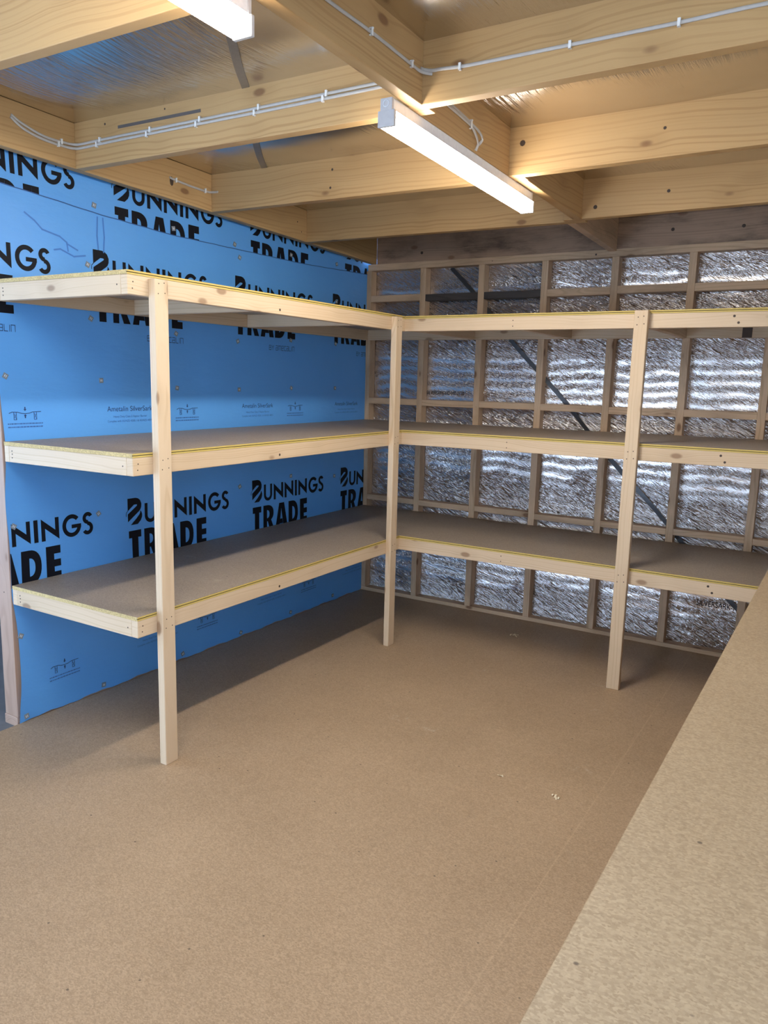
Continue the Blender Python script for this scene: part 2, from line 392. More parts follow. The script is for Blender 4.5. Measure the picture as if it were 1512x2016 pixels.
# ---- blue sarking sheet on the left wall
def lapz(y):
    P = [(-2.9, 2.315), (-2.758, 2.309), (-2.526, 2.295), (-2.263, 2.276), (-1.829, 2.258), (-1.419, 2.260), (-0.729, 2.264), (-0.024, 2.289), (0.1, 2.292)]
    for (y0, z0), (y1, z1) in zip(P, P[1:]):
        if y0 <= y <= y1: return z0 + (z1 - z0) * (y - y0) / (y1 - y0)
    return P[0][1] if y < P[0][0] else P[-1][1]
WL = -2.808
def ripple(y, z):
    e = max(0.0, 1 - (y - WL) / 0.35)
    b = 0.0012 * math.sin(y * 13.5 + z * 2.1) + 0.0010 * math.sin(z * 9 + y * 4)
    b += e * e * (0.006 * math.sin(z * 6.0 + 0.5) + 0.004 * math.sin(z * 17.0))
    return max(b - 0.0025, -0.0065)
def edge_y(z):
    return WL + 0.004 * math.sin(z * 11) + (0.022 * math.sin(math.pi * (z - 0.08) / 0.52) if 0.08 < z < 0.60 else 0) - (0.004 if z > 1.5 else 0)
def blue_sheet(name, z0f, z1f, xo, parent=None):
    bm = bmesh.new(); ny, nz = 90, 70; g = []
    for i in range(ny + 1):
        row = []
        for j in range(nz + 1):
            t = i / ny; y = WL + (0.07 - WL) * t; z = z0f(y) + (z1f(y) - z0f(y)) * j / nz
            yy = edge_y(z) + (0.07 - edge_y(z)) * t
            row.append(bm.verts.new((xo + ripple(yy, z), yy, z)))
        g.append(row)
    for i in range(ny):
        for j in range(nz):
            f = bm.faces.new((g[i][j], g[i + 1][j], g[i + 1][j + 1], g[i][j + 1])); f.smooth = True
    return link(name, bm, BLUE, parent)
wall_left = tag(blue_sheet('wall_left', lambda y: 0.004 + 0.003 * math.sin(y * 23) + 0.002 * math.sin(y * 61), lapz, 0.0), kind='structure')
upper_sheet = blue_sheet('upper_sheet', lambda y: 2.14, lambda y: 2.62, -0.004, wall_left)
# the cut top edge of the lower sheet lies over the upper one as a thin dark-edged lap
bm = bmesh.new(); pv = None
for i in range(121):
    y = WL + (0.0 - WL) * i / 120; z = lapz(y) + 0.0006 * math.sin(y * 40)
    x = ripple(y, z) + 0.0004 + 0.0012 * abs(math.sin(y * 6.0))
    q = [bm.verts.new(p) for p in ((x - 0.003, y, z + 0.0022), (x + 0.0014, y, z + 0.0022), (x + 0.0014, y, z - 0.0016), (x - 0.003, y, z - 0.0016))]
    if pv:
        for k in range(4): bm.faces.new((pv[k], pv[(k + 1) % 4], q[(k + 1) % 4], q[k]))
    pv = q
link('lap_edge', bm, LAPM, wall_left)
# backing boards behind the sheet so no light leaks through
bm = bmesh.new(); box(bm, (-0.112, WL + 0.05, 0.0), (-0.1065, 0.1, 2.64)); link('outer_lining', bm, OUTM, wall_left)

# lettering ------------------------------------------------------------
def arc(cx, cz, rx, rz, a0, a1, w, n=14, pw=2.0):
    qs = []
    def pt(a, k):
        c, s = math.cos(a), math.sin(a)
        return (cx + (rx + k) * math.copysign(abs(c) ** (2 / pw), c), cz + (rz + k) * math.copysign(abs(s) ** (2 / pw), s))
    for i in range(n):
        t0 = math.radians(a0 + (a1 - a0) * i / n); t1 = math.radians(a0 + (a1 - a0) * (i + 1) / n)
        qs.append([pt(t0, -w / 2), pt(t1, -w / 2), pt(t1, w / 2), pt(t0, w / 2)])
    return qs
def rect(x0, z0, x1, z1): return [(x0, z0), (x1, z0), (x1, z1), (x0, z1)]
def halfring(x0, x1, zt, zb, hx1, hzt, hzb, n=16, pw=2.3):
    qs = []; cz = (zt + zb) / 2; hz = (hzt + hzb) / 2
    def e(cx, cz, rx, rz, a):
        c, s = math.cos(a), math.sin(a); return (cx + rx * abs(c) ** (2 / pw), cz + rz * math.copysign(abs(s) ** (2 / pw), s))
    for i in range(n):
        a0 = math.pi / 2 - math.pi * i / n; a1 = math.pi / 2 - math.pi * (i + 1) / n
        qs.append([e(x0, hz, hx1 - x0, (hzt - hzb) / 2, a0), e(x0, cz, x1 - x0, (zt - zb) / 2, a0), e(x0, cz, x1 - x0, (zt - zb) / 2, a1), e(x0, hz, hx1 - x0, (hzt - hzb) / 2, a1)])
    return qs
def letterN(a, b):
    t, q, w = -0.036, -0.138, 0.0195
    return [[(a, t), (a + w, t - 0.018), (a + w, q), (a, q)], [(b - w, t), (b, t), (b, q), (b - w, q + 0.018)], [(a, t), (b, q + 0.030), (b, q), (a, t - 0.030)]]
def logo_polys():
    P = []
    P.append([(0.0, 0), (0.050, 0), (0.066, -0.004), (0.079, -0.014), (0.087, -0.032), (0.086, -0.050), (0.080, -0.063), (0.070, -0.072), (0.0, -0.119), (0.0, -0.079), (0.057, -0.042), (0.060, -0.037), (0.056, -0.034), (0.040, -0.034), (0.0, -0.063)])
    P.append([(0.017, -0.136), (0.050, -0.110), (0.073, -0.088), (0.079, -0.078), (0.079, -0.068), (0.086, -0.074), (0.091, -0.088), (0.090, -0.102), (0.082, -0.118), (0.062, -0.136)])
    P.append([(-0.012, -0.076), (-0.010, -0.070), (0.004, -0.058), (0.004, -0.061), (-0.009, -0.073), (-0.009, -0.090), (-0.012, -0.088)])
    P += [rect(0.108, -0.100, 0.1265, -0.035), rect(0.1665, -0.100, 0.185, -0.035)] + arc(0.1465, -0.0995, 0.0292, 0.0292, 180, 360, 0.0185)
    P += letterN(0.200, 0.293) + letterN(0.308, 0.398) + [rect(0.4155, -0.138, 0.4365, -0.036)] + letterN(0.453, 0.544)
    P += arc(0.612, -0.087, 0.0405, 0.0435, 42, 352, 0.0195, 26) + [rect(0.611, -0.100, 0.662, -0.0825)]
    P += arc(0.699, -0.0625, 0.0190, 0.0195, 25, 262, 0.018, 16) + arc(0.697, -0.1105, 0.0215, 0.0225, 95, -150, 0.018, 18)
    P.append([(0.689, -0.073), (0.699, -0.0715), (0.708, -0.0975), (0.697, -0.0975)])
    P += [rect(0.003, -0.203, 0.082, -0.166), rect(0.0225, -0.321, 0.0625, -0.203)]
    P += [rect(0.102, -0.321, 0.136, -0.166)] + halfring(0.136, 0.198, -0.166, -0.268, 0.159, -0.197, -0.248) + [[(0.136, -0.250), (0.170, -0.250), (0.203, -0.321), (0.163, -0.321)]]
    P += [[(0.253, -0.166), (0.2775, -0.166), (0.2735, -0.200), (0.2545, -0.321), (0.2165, -0.321)], [(0.2775, -0.166), (0.302, -0.166), (0.3365, -0.321), (0.2965, -0.321), (0.2735, -0.200)], [(0.262, -0.268), (0.2845, -0.268), (0.291, -0.298), (0.257, -0.298)]]
    P += [rect(0.348, -0.321, 0.387, -0.166)] + halfring(0.387, 0.447, -0.166, -0.321, 0.416, -0.203, -0.286)
    P += [rect(0.471, -0.321, 0.512, -0.166), rect(0.512, -0.203, 0.546, -0.166), rect(0.512, -0.263, 0.546, -0.230), rect(0.512, -0.321, 0.546, -0.286)]
    return P
LOGO = logo_polys()
# small squared letters for the maker's line under the logo (unit height)
SQ = {'B': [[(0, 0), (0, 1), (.8, 1), (.8, .55), (0, .5)], [(.8, .5), (.9, .45), (.9, 0), (0, 0)]], 'Y': [[(0, 1), (.45, .5), (.9, 1)], [(.45, .5), (.45, 0)]],
      'a': [[(0, 1), (.9, 1), (.9, 0), (0, 0), (0, .5), (.9, .5)]], 'm': [[(0, 0), (0, 1), (1.2, 1), (1.2, 0)], [(.6, 1), (.6, 0)]], 'e': [[(.9, 0), (0, 0), (0, 1), (.9, 1), (.9, .5), (0, .5)]],
      't': [[(.8, 1), (0, 1)], [(.1, 1), (.1, 0), (.8, 0)]], 'l': [[(0, 1), (0, 0), (.75, 0)]], 'i': [[(.1, 0), (.1, .95)]], 'n': [[(0, 0), (0, 1), (.9, 1), (.9, 0)]]}
def stroke(pts, w):
    qs = []
    for (x0, z0), (x1, z1) in zip(pts, pts[1:]):
        d = math.hypot(x1 - x0, z1 - z0) or 1; ux, uz = (x1 - x0) / d, (z1 - z0) / d; nx_, nz_ = -uz * w / 2, ux * w / 2; ex, ez = ux * w / 2, uz * w / 2
        qs.append([(x0 - ex + nx_, z0 - ez + nz_), (x0 - ex - nx_, z0 - ez - nz_), (x1 + ex - nx_, z1 + ez - nz_), (x1 + ex + nx_, z1 + ez + nz_)])
    return qs
def sq_text(s, h, w, gap=0.35):
    P = []; x = 0
    for ch in s:
        if ch == ' ': x += 0.6 * h; continue
        for pl in SQ[ch]: P += stroke([(x + px * h, pz * h) for px, pz in pl], w)
        x += (max(px for pl in SQ[ch] for px, _ in pl) + gap) * h
    return P, x
def font_polys(s, width):
    cu = bpy.data.curves.new('t', 'FONT'); cu.body = s; o = bpy.data.objects.new('t', cu); col.objects.link(o)
    dg = bpy.context.evaluated_depsgraph_get(); dg.update()
    me = bpy.data.meshes.new_from_object(o.evaluated_get(dg))
    xs_ = [v.co.x for v in me.vertices]; k = width / (max(xs_) - min(xs_)); x0 = min(xs_)
    P = [[((me.vertices[i].co.x - x0) * k, me.vertices[i].co.y * k) for i in f.vertices] for f in me.polygons]
    bpy.data.objects.remove(o); bpy.data.curves.remove(cu); bpy.data.meshes.remove(me)
    return P
def print_on(name, polys, y0, z0, mat, parent, xo, sheet=True, zcut=None):
    """lettering laid on the left wall sheet (local right = +y), clipped where the sheet ends"""
    bm = bmesh.new()
    for q in polys:
        if len(q) < 3: continue
        try: bm.faces.new([bm.verts.new((0, y0 + a, z0 + b)) for a, b in q])
        except ValueError: pass
    for co, no in (((0, WL + 0.003, 0), (0, -1, 0)), ((0, -0.002, 0), (0, 1, 0))):
        bmesh.ops.bisect_plane(bm, geom=bm.verts[:] + bm.edges[:] + bm.faces[:], plane_co=co, plane_no=no, clear_outer=True)
    if not bm.faces: bm.free(); return None
    bmesh.ops.triangulate(bm, faces=[f for f in bm.faces if len(f.verts) > 4])
    for k in range(1, 8):   # enough cuts to follow the ripples of the sheet
        bmesh.ops.bisect_plane(bm, geom=bm.verts[:] + bm.edges[:] + bm.faces[:], plane_co=(0, y0 + 0.1 * k, 0), plane_no=(0, 1, 0))
    for v in bm.verts: v.co.x = xo + ripple(v.co.y, v.co.z) + 0.0012
    return link(name, bm, mat, parent)
for y0 in (-3.103, -2.165, -1.229, -0.294): print_on('printed_logo', LOGO, y0, 0.945, INK, wall_left, 0.0)
for y0 in (-3.270, -2.317, -1.366, -0.415): print_on('printed_logo', LOGO, y0, 2.118, INK, wall_left, 0.0)
for y0 in (-3.125, -2.187, -1.233, -0.280): print_on('printed_logo', LOGO, y0, 2.496, INK, upper_sheet, -0.004)
MK, mkw = sq_text('BY ametalin', 0.026, 0.0032)
for y0 in (-2.965, -2.013, -1.072, -0.125): print_on('printed_maker_line', [[(a * 0.25 / mkw, b) for a, b in q] for q in MK], y0, 1.724, INKBLUE, wall_left, 0.0)
T1 = font_polys('Ametalin SilverSark', 0.277); T2 = font_polys('Heavy Duty Class 2 Vapour Barrier', 0.205); T3 = font_polys('Complies with AS/NZS 4200.1 & AS/NZS 4859.1', 0.28)
def product_text(y0, z0):
    print_on('printed_product_name', T1, y0, z0, INKBLUE, wall_left, 0.0)
    print_on('printed_small_text', [[(a + 0.036, b - 0.030) for a, b in q] for q in T2] + [[(a, b - 0.052) for a, b in q] for q in T3], y0, z0, FADEINK, wall_left, 0.0)
for y0 in (-2.268, -1.316, -0.375): product_text(y0, 1.380)
for y0 in (-2.13, -1.187, -0.25): product_text(y0, 0.212)
def diagram():
    P = stroke([(-0.075, -0.002), (-0.062, 0.003), (-0.035, 0.002), (-0.018, -0.003), (0.0, -0.005), (0.020, -0.003), (0.036, 0.002), (0.075, 0.003)], 0.0028)
    for s in (-1, 1):
        x = s * 0.048; P += stroke([(x - 0.006, 0.0), (x - 0.006, -0.030), (x + 0.006, -0.030), (x + 0.006, 0.0)], 0.0022) + stroke([(x - 0.005, -0.003), (x + 0.005, -0.028)], 0.0016) + stroke([(x + 0.005, -0.006), (x - 0.004, -0.022)], 0.0016)
    P += [rect(-0.0026, 0.014, 0.0026, 0.024), [(-0.007, 0.015), (0.007, 0.015), (0.0, 0.006)], rect(-0.0026, -0.024, 0.0026, -0.014), [(-0.007, -0.015), (0.0, -0.007), (0.007, -0.015)]]
    return P
def caption():
    P = []; r = random.Random(3)
    for z in (-0.047, -0.061):
        x = -0.085
        while x < 0.082:
            w = r.choice((0.004, 0.006, 0.010, 0.013)); P.append(rect(x, z - 0.0026, min(x + w, 0.085), z + 0.0026)); x += w + 0.0022
    return P
DG, CP = diagram(), caption()
for y0, z0 in ((-2.699, 1.385), (-1.747, 1.384), (-0.815, 1.386), (-2.563, 0.207), (-1.621, 0.203), (-0.655, 0.203)):
    print_on('printed_diagram', DG, y0, z0, INKBLUE, wall_left, 0.0); print_on('printed_caption', CP, y0, z0, FADEINK, wall_left, 0.0)
# faint darker blue squiggles drawn on the sheet near the near end, and clear washers that pin it
for pts in ([(-2.655, 2.215), (-2.61, 2.19), (-2.575, 2.16), (-2.49, 2.145), (-2.455, 2.125), (-2.45, 2.09)], [(-2.52, 2.085), (-2.49, 2.092), (-2.42, 2.07), (-2.36, 2.082)], [(-2.455, 2.12), (-2.40, 2.10)], [(-2.285, 2.262), (-2.29, 2.18), (-2.285, 2.11)], [(-2.255, 2.262), (-2.25, 2.18), (-2.257, 2.11)]):
    print_on('squiggle_mark', stroke(pts, 0.007), 0, 0, SQUIGGLE, wall_left, 0.0)
wb = None
for i, (y, z) in enumerate([(-2.298, 2.312), (-2.349, 2.045), (-1.818, 2.292), (-2.343, 1.807), (-2.297, 1.526), (-1.819, 1.493), (-1.819, 1.771), (-1.341, 1.486), (-0.856, 1.496), (-0.378, 1.498), (-2.783, 1.539), (-2.780, 0.403), (-2.348, 0.03), (-1.817, 0.033), (-1.342, 0.027), (-0.856, 0.034), (-0.374, 0.038), (-1.342, 0.922), (-0.857, 0.94), (-0.375, 0.896), (-2.342, 0.895), (-2.783, 0.897), (-1.347, 1.758), (-0.863, 1.79), (-0.379, 1.793), (-1.329, 2.219), (-0.857, 2.30), (-0.374, 2.311), (-1.364, 2.285), (-0.374, 2.069), (-2.775, 0.025), (-2.785, 2.10)]):
    if wb is None:
        bm = bmesh.new(); box(bm, (0, -0.0115, -0.0115), (0.003, 0.0115, 0.0115), 0, 0.001)
        box(bm, (0.003, -0.005, -0.005), (0.0042, -0.003, 0.005), 1); box(bm, (0.003, 0.002, -0.005), (0.0042, 0.004, 0.005), 1)
        o = wb = link('fixing_washer', bm, [WASH, WHITEP], wall_left)
    else:
        o = wb.copy(); col.objects.link(o); o.parent = wall_left
    o.matrix_basis = Matrix.Translation((ripple(y, z) + (0 if z < lapz(y) else -0.004) + 0.0005, y, z)) @ Matrix.Rotation(random.uniform(-0.6, 0.6), 4, 'X')

# ================================================================== TIMBER WALL FRAMES
# left wall frame: end stud and plates show past the blue sheet
wf = empty('stud_wall_frame', (-0.05, -1.4, -0.02), 'pinkish timber frame of the blue wall, its end stud showing at the far left edge', 'wall frame')
timber('bottom_plate', (-0.106, WL - 0.002, -0.02), (-0.012, 0.07, 0.025), PINKW, wf)
for i in range(6):
    y = WL + 0.001 + i * 0.485
    timber('stud', (-0.103, y, 0.025), (-0.012, y + 0.045, 2.44), PINKW, wf, nails=[((-0.06, y, 0.6), 1, -1)] if i == 0 else ())
timber('top_plate', (-0.106, WL, 2.44), (-0.012, 0.07, 2.485), PINKW, wf)

bf = empty('stud_wall_frame', (1.8, 0.035, 0.0), 'brown timber stud frame in front of the silver foil back wall', 'wall frame')
timber('bottom_plate', (-0.01, 0.0, 0.0), (3.74, 0.07, 0.026), STUD, bf)
timber('top_plate', (0.004, 0.0, 2.312), (3.74, 0.07, 2.355), STUD, bf, nails=[((0.95, 0, 2.33), 1, -1), ((1.62, 0, 2.33), 1, -1, 0.006)])
SX = [-0.010, 0.4251, 0.8568, 1.2849, 1.7183, 2.1530, 2.5830, 3.013, 3.443]
for i, x in enumerate(SX):
    timber('stud', (x, 0.0, 0.026), (x + 0.0425, 0.07, 2.312), STUD, bf)
for za, zb_ in ((2.099, 2.143), (1.392, 1.434), (0.691, 0.729)):
    for i in range(len(SX) - 1):
        dz = random.uniform(-0.004, 0.004); dark = za > 2 and i in (1, 2)
        n = timber('nogging', (SX[i] + 0.0425, 0.001, za + dz), (SX[i + 1], 0.07, zb_ + dz), BLACKW if dark else STUD, bf)
        if dark: n['label'] = 'blackened weathered nogging'

# diagonal brace strap between studs and foil
sb = bmesh.new()
P0, P1 = Vector((0.625, 0.066, 2.312)), Vector((2.60, 0.066, 0.265))
d = (P1 - P0).normalized(); u = Vector((-d.z, 0, d.x)); n_ = 60; rows = []
for i in range(n_ + 1):
    t = i / n_; c = P0.lerp(P1, t) + u * 0.006 * math.sin(t * 19) ; tw = 0.35 * math.sin(t * 23)
    w = 0.0135; rows.append([sb.verts.new(c + u * s * w * math.cos(tw) + Vector((0, s * w * math.sin(tw) * 0.5 + o_, 0))) for s, o_ in ((-1, 0), (1, 0), (1, 0.0015), (-1, 0.0015))])
for a, b in zip(rows, rows[1:]):
    for k in range(4): sb.faces.new((a[k], a[(k + 1) % 4], b[(k + 1) % 4], b[k]))
tag(link('brace_strap', sb, STRAP), 'dark diagonal metal brace strap crossing the silver foil behind the studs', 'strap')
# print on the foil
for x0, z0, w in ((0.466, 1.470, 0.287), (2.352, 0.274, 0.40)):
    P = font_polys('SILVERSARK-HD-MT-7130', w); bm = bmesh.new()
    for q in P: bm.faces.new([bm.verts.new((x0 + a, 0.0705, z0 + b * 1.35)) for a, b in q])
    for f in bm.faces: f.normal_update()
    link('printed_code', bm, FOILINK, wall_back)

# ================================================================== CEILING TIMBERS
GJ = 'ceiling joists'
def rw(z_off=0.0):
    return lambda c: Vector((c.x, c.y, roof(c.x, c.y) + c.z))
def joist(y, x0, x1, label, name='ceiling_joist', nails=(), extra=None):
    o = timber(name, (x0, y, 0.0), (x1, y + 0.042, JD), JOIST, warp=rw(), nails=nails, extra=extra, div=8)
    return tag(o, label, 'joist', GJ)
JY = [-3.285, -2.450, -1.626, -0.811]
def crayon(bm): box(bm, (0.348, -2.4507, 0.127), (0.811, -2.4500, 0.139), 2)
joist(JY[0], 0.0745, 1.80, 'golden pine ceiling joist with a brown knot, in the top left corner')
joist(JY[1], 0.0745, 1.80, 'pine ceiling joist with a grey crayon stroke and two white cables along it', nails=[((0.27, -2.450, 0.155), 1, -1, 0.005), ((0.62, -2.450, 0.165), 1, -1, 0.004)], extra=crayon)
joist(JY[2], 0.0745, 1.80, 'pine ceiling joist left of centre whose rim end has a short cable stub beside it', nails=[((0.84, -1.626, 0.13), 1, -1, 0.006), ((0.83, -1.626, 0.05), 1, -1, 0.006)])
joist(JY[3], 0.0745, 1.80, 'left-side pine ceiling joist closest to the back wall, passing behind the lit batten')
joist(JY[0] - 0.042, 1.70, 3.74, 'pine ceiling joist overhead on the right, nearest the camera')
joist(JY[1] - 0.042, 1.70, 3.74, 'pale pine ceiling joist at top right with one white cable clipped along it')
joist(JY[2] - 0.042, 1.70, 3.74, 'right-side pine ceiling joist with a dark knot and split at its inner end', nails=[((1.80, JY[2] - 0.042, 0.12), 1, -1, 0.012), ((2.35, JY[2] - 0.042, 0.10), 1, -1, 0.006)])
joist(JY[3] - 0.042, 1.70, 3.74, 'right-side pine ceiling joist closest to the dark back rim beam', nails=[((1.86, JY[3] - 0.042, 0.05), 1, -1, 0.010), ((2.2, JY[3] - 0.042, 0.09), 1, -1, 0.008), ((2.7, JY[3] - 0.042, 0.1), 1, -1, 0.006)])
BL = [(1.7506, 1.7956, JY[0] + 0.042, JY[1] - 0.042, 'pine blocking piece between joists at top centre, carrying one clipped white cable', JOIST),
      (1.7010, 1.7460, JY[1] + 0.042, JY[2] - 0.042, 'pine blocking piece beside the lit batten, with a bundle of two loose white cables', JOIST),
      (1.7506, 1.7956, JY[2] + 0.042, JY[3] - 0.042, 'pine blocking piece just past the far end of the lit batten', JOIST),
      (1.6950, 1.7400, JY[3] + 0.042, 0.002, 'browned blocking piece meeting the dark rim beam above the back wall', STUD)]
for x0, x1, y0, y1, lab, mt in BL:
    tag(timber('joist_blocking', (x0, y0, 0.0), (x1, y1, JD), mt, warp=rw(), div=4), lab, 'blocking', 'blocking between joists')
tag(timber('rim_joist', (0.028, -6.4, 0.0), (0.0741, 0.002, JD), JOIST, warp=rw(), div=12, nails=[((0.0741, -0.9, 0.10), 0, 1, 0.005), ((0.0741, -0.86, 0.05), 0, 1, 0.004), ((0.0741, -1.90, 0.085), 0, 1, 0.014, 1, 1.8)]), 'long pine rim joist along the top of the blue wall', 'rim joist')
tag(timber('rim_joist', (0.0745, 0.003, 0.0), (3.74, 0.048, JD), DARKW, warp=rw(), div=8, nails=[((0.43, 0.003, 0.06), 1, -1, 0.010), ((1.58, 0.003, 0.13), 1, -1, 0.008), ((2.05, 0.003, 0.1), 1, -1, 0.010), ((2.42, 0.003, 0.09), 1, -1, 0.010)]), 'dark stained rim beam running across above the back wall frame', 'rim joist')
# ceiling brace strap
bm = bmesh.new(); A, B = Vector((1.36, -2.89, 0)), Vector((0.10, -1.18, 0)); d = (B - A).normalized(); s = Vector((-d.y, d.x, 0)) * 0.0145
for k in range(60):
    q = []
    for t, sg in ((k / 60, -1), (k / 60, 1), ((k + 1) / 60, 1), ((k + 1) / 60, -1)):
        c = A.lerp(B, t) + s * sg; q.append(Vector((c.x, c.y, roof(c.x, c.y) + JD - 0.003 - sag(c.x, c.y))))
    lo = [bm.verts.new(v) for v in q]; hi = [bm.verts.new(v + Vector((0, 0, 0.0015))) for v in q]
    bm.faces.new(lo); bm.faces.new(hi[::-1])
    for i in range(4): bm.faces.new((lo[i], hi[i], hi[(i + 1) % 4], lo[(i + 1) % 4]))
tag(link('brace_strap', bm, STRAPC), 'grey metal brace strap running diagonally over the joists under the ceiling foil', 'strap')

# ================================================================== BATTEN LIGHTS
def batten(y0, y1, label):
    xc = 1.7255; zf = lambda y: roof(xc, y)
    root = empty('batten_light', (xc, (y0 + y1) / 2, zf((y0 + y1) / 2)), label, 'light', 'LED battens under the joists')
    wz = lambda c: Vector((c.x, c.y, zf(c.y) + c.z))
    def put(name, boxes, mat, bev=0.003):
        bm = bmesh.new()
        for a, b in boxes: box(bm, a, b, 0, bev)
        for v in bm.verts: v.co = wz(v.co)
        if name == 'diffuser':          # an opal cover glows less through its sides than through its face
            bm.normal_update()
            for f in bm.faces: f.material_index = 0 if f.normal.z < -0.6 else (2 if f.normal.z > 0.5 else 1)
            mat = [GLOW, GLOWS, WHITEP]
        return link(name, bm, mat, root)
    put('housing', [((xc - 0.0212, y0 + 0.012, -0.045), (xc + 0.0212, y1 - 0.012, -0.0005))], WHITEP)
    put('diffuser', [((xc - 0.029, y0 + 0.012, -0.083), (xc + 0.029, y1 - 0.012, -0.037))], GLOW, 0.006)
    caps = []
    for ya, yb in ((y0, y0 + 0.012), (y1 - 0.012, y1)):
        cap = put('end_cap', [((xc - 0.0215, ya, -0.038), (xc + 0.0215, yb, -0.0005)), ((xc - 0.0300, ya, -0.084), (xc + 0.0300, yb, -0.036))], CAPM, 0.002); caps.append(cap)
    bm = bmesh.new(); c = Vector((xc, y0 - 0.0006, zf(y0) - 0.017))
    pr_ = [c + Vector((0.010 * math.cos(t), 0, 0.010 * math.sin(t))) for t in [2 * math.pi * k / 20 for k in range(21)]]
    tube(bm, pr_, 0.0014, seg=6, up=(0, 1, 0), cap=False)
    ring_ = link('knockout_ring', bm, WHITEP); ring_.parent = caps[0]; ring_.matrix_basis = Matrix.Identity(4)
batten(-2.5925, -1.3925, 'lit white LED batten hanging under the middle of the ceiling, seen whole')
batten(-4.4365, -3.2365, 'lit white LED batten at the top left, only its far end in view')

# ================================================================== CABLES
def clip(bm_parent, c, axis, out, h=0.007):
    """U shaped clip over a cable; axis = cable direction, out = away from the timber"""
    bm = bmesh.new(); a = Vector(axis); o = Vector(out); w = a.cross(o)
    def bx(u0, u1, v0, v1, w0, w1):
        t = bmesh.new(); bmesh.ops.create_cube(t, size=1)
        for v in t.verts: v.co = Vector(c) + a * ((u0 + u1) / 2 + v.co.x * (u1 - u0)) + o * ((v0 + v1) / 2 + v.co.y * (v1 - v0)) + w * ((w0 + w1) / 2 + v.co.z * (w1 - w0))
        join(bm, t)
    bx(-0.004, 0.004, 0.000, 0.008, -h - 0.003, -h); bx(-0.004, 0.004, 0.000, 0.008, h, h + 0.004); bx(-0.004, 0.004, 0.0065, 0.009, -h - 0.003, h + 0.004)
    bx(-0.0025, 0.0025, 0.008, 0.0115, h, h + 0.004)
    return link('cable_clip', bm, CLIP, bm_parent)
def cable(name, paths, label, clips, group='cables stapled to the ceiling timbers', r=(0.0032, 0.0055)):
    bm = bmesh.new()
    for pts, up in paths: tube(bm, smooth_path(pts), r[0], r[1], 8, up)
    o = tag(link(name, bm, CABLE), label, 'cable', group)
    for c in clips: clip(o, *c)
    return o
yj = JY[1] - 0.0035
cable('electrical_cable', [([(0.0776, -2.745, 2.560), (0.0776, -2.70, 2.540), (0.0776, -2.60, 2.516), (0.0776, -2.50, 2.516), (0.088, -2.462, 2.518), (0.13, yj, 2.518), (0.3, yj, 2.519), (0.8, yj, 2.518), (1.2, yj, 2.518), (1.69, yj, 2.519), (1.74, yj, 2.519)], (0, 0, 1))],
      'upper of the two white cables along the joist with the crayon stroke', [((0.24, JY[1], 2.519), (1, 0, 0), (0, -1, 0)), ((0.54, JY[1], 2.519), (1, 0, 0), (0, -1, 0)), ((0.81, JY[1], 2.519), (1, 0, 0), (0, -1, 0)), ((1.10, JY[1], 2.519), (1, 0, 0), (0, -1, 0)), ((1.40, JY[1], 2.519), (1, 0, 0), (0, -1, 0)), ((0.0741, -2.52, 2.516), (0, -1, 0), (1, 0, 0))])
cable('electrical_cable', [([(0.0776, -2.748, 2.551), (0.0776, -2.69, 2.520), (0.0776, -2.60, 2.503), (0.0776, -2.50, 2.501), (0.088, -2.463, 2.502), (0.13, yj, 2.502), (0.3, yj, 2.504), (0.8, yj, 2.504), (1.2, yj, 2.503), (1.69, yj, 2.505), (1.74, yj, 2.505)], (0, 0, 1))],
      'lower of the two white cables along the joist with the crayon stroke', [((0.22, JY[1], 2.503), (1, 0, 0), (0, -1, 0)), ((0.52, JY[1], 2.504), (1, 0, 0), (0, -1, 0)), ((0.79, JY[1], 2.504), (1, 0, 0), (0, -1, 0)), ((1.08, JY[1], 2.503), (1, 0, 0), (0, -1, 0)), ((1.385, JY[1], 2.504), (1, 0, 0), (0, -1, 0)), ((0.0741, -2.535, 2.502), (0, -1, 0), (1, 0, 0))])
cable('cable_stub', [([(0.0776, -1.915, 2.508), (0.0776, -1.88, 2.503), (0.0776, -1.75, 2.495), (0.0776, -1.66, 2.494), (0.086, -1.6315, 2.496), (0.123, -1.6295, 2.495)], (0, 0, 1))],
      'short white cable stub on the rim joist by the second visible left joist', [((0.0741, -1.875, 2.5025), (0, -1, 0), (1, 0, 0)), ((0.0741, -1.675, 2.4945), (0, -1, 0), (1, 0, 0))])
yr = JY[1] - 0.0455
cable('electrical_cable', [([(1.799, -3.22, 2.520), (1.799, -3.0, 2.511), (1.799, -2.787, 2.511), (1.799, -2.57, 2.503), (1.802, -2.52, 2.500), (1.815, -2.502, 2.498), (1.828, yr + 0.004, 2.497)], (0, 0, 1))],
      'white cable clipped along the top centre blocking, ending in a drilled hole', [((1.7956, -2.80, 2.511), (0, -1, 0), (1, 0, 0)), ((1.7956, -2.572, 2.503), (0, -1, 0), (1, 0, 0))])
cable('electrical_cable', [([(1.801, -2.515, 2.510), (1.806, yr - 0.006, 2.509), (1.83, yr, 2.505), (1.865, yr, 2.504), (1.925, yr, 2.500), (2.0, yr, 2.4985), (2.266, yr, 2.498), (2.557, yr, 2.498), (2.766, yr, 2.501), (3.4, yr, 2.50)], (0, 0, 1))],
      'white cable clipped along the pale joist at the top right', [((1.925, JY[1] - 0.042, 2.500), (1, 0, 0), (0, -1, 0)), ((2.266, JY[1] - 0.042, 2.498), (1, 0, 0), (0, -1, 0)), ((2.557, JY[1] - 0.042, 2.498), (1, 0, 0), (0, -1, 0)), ((3.0, JY[1] - 0.042, 2.5), (1, 0, 0), (0, -1, 0))])
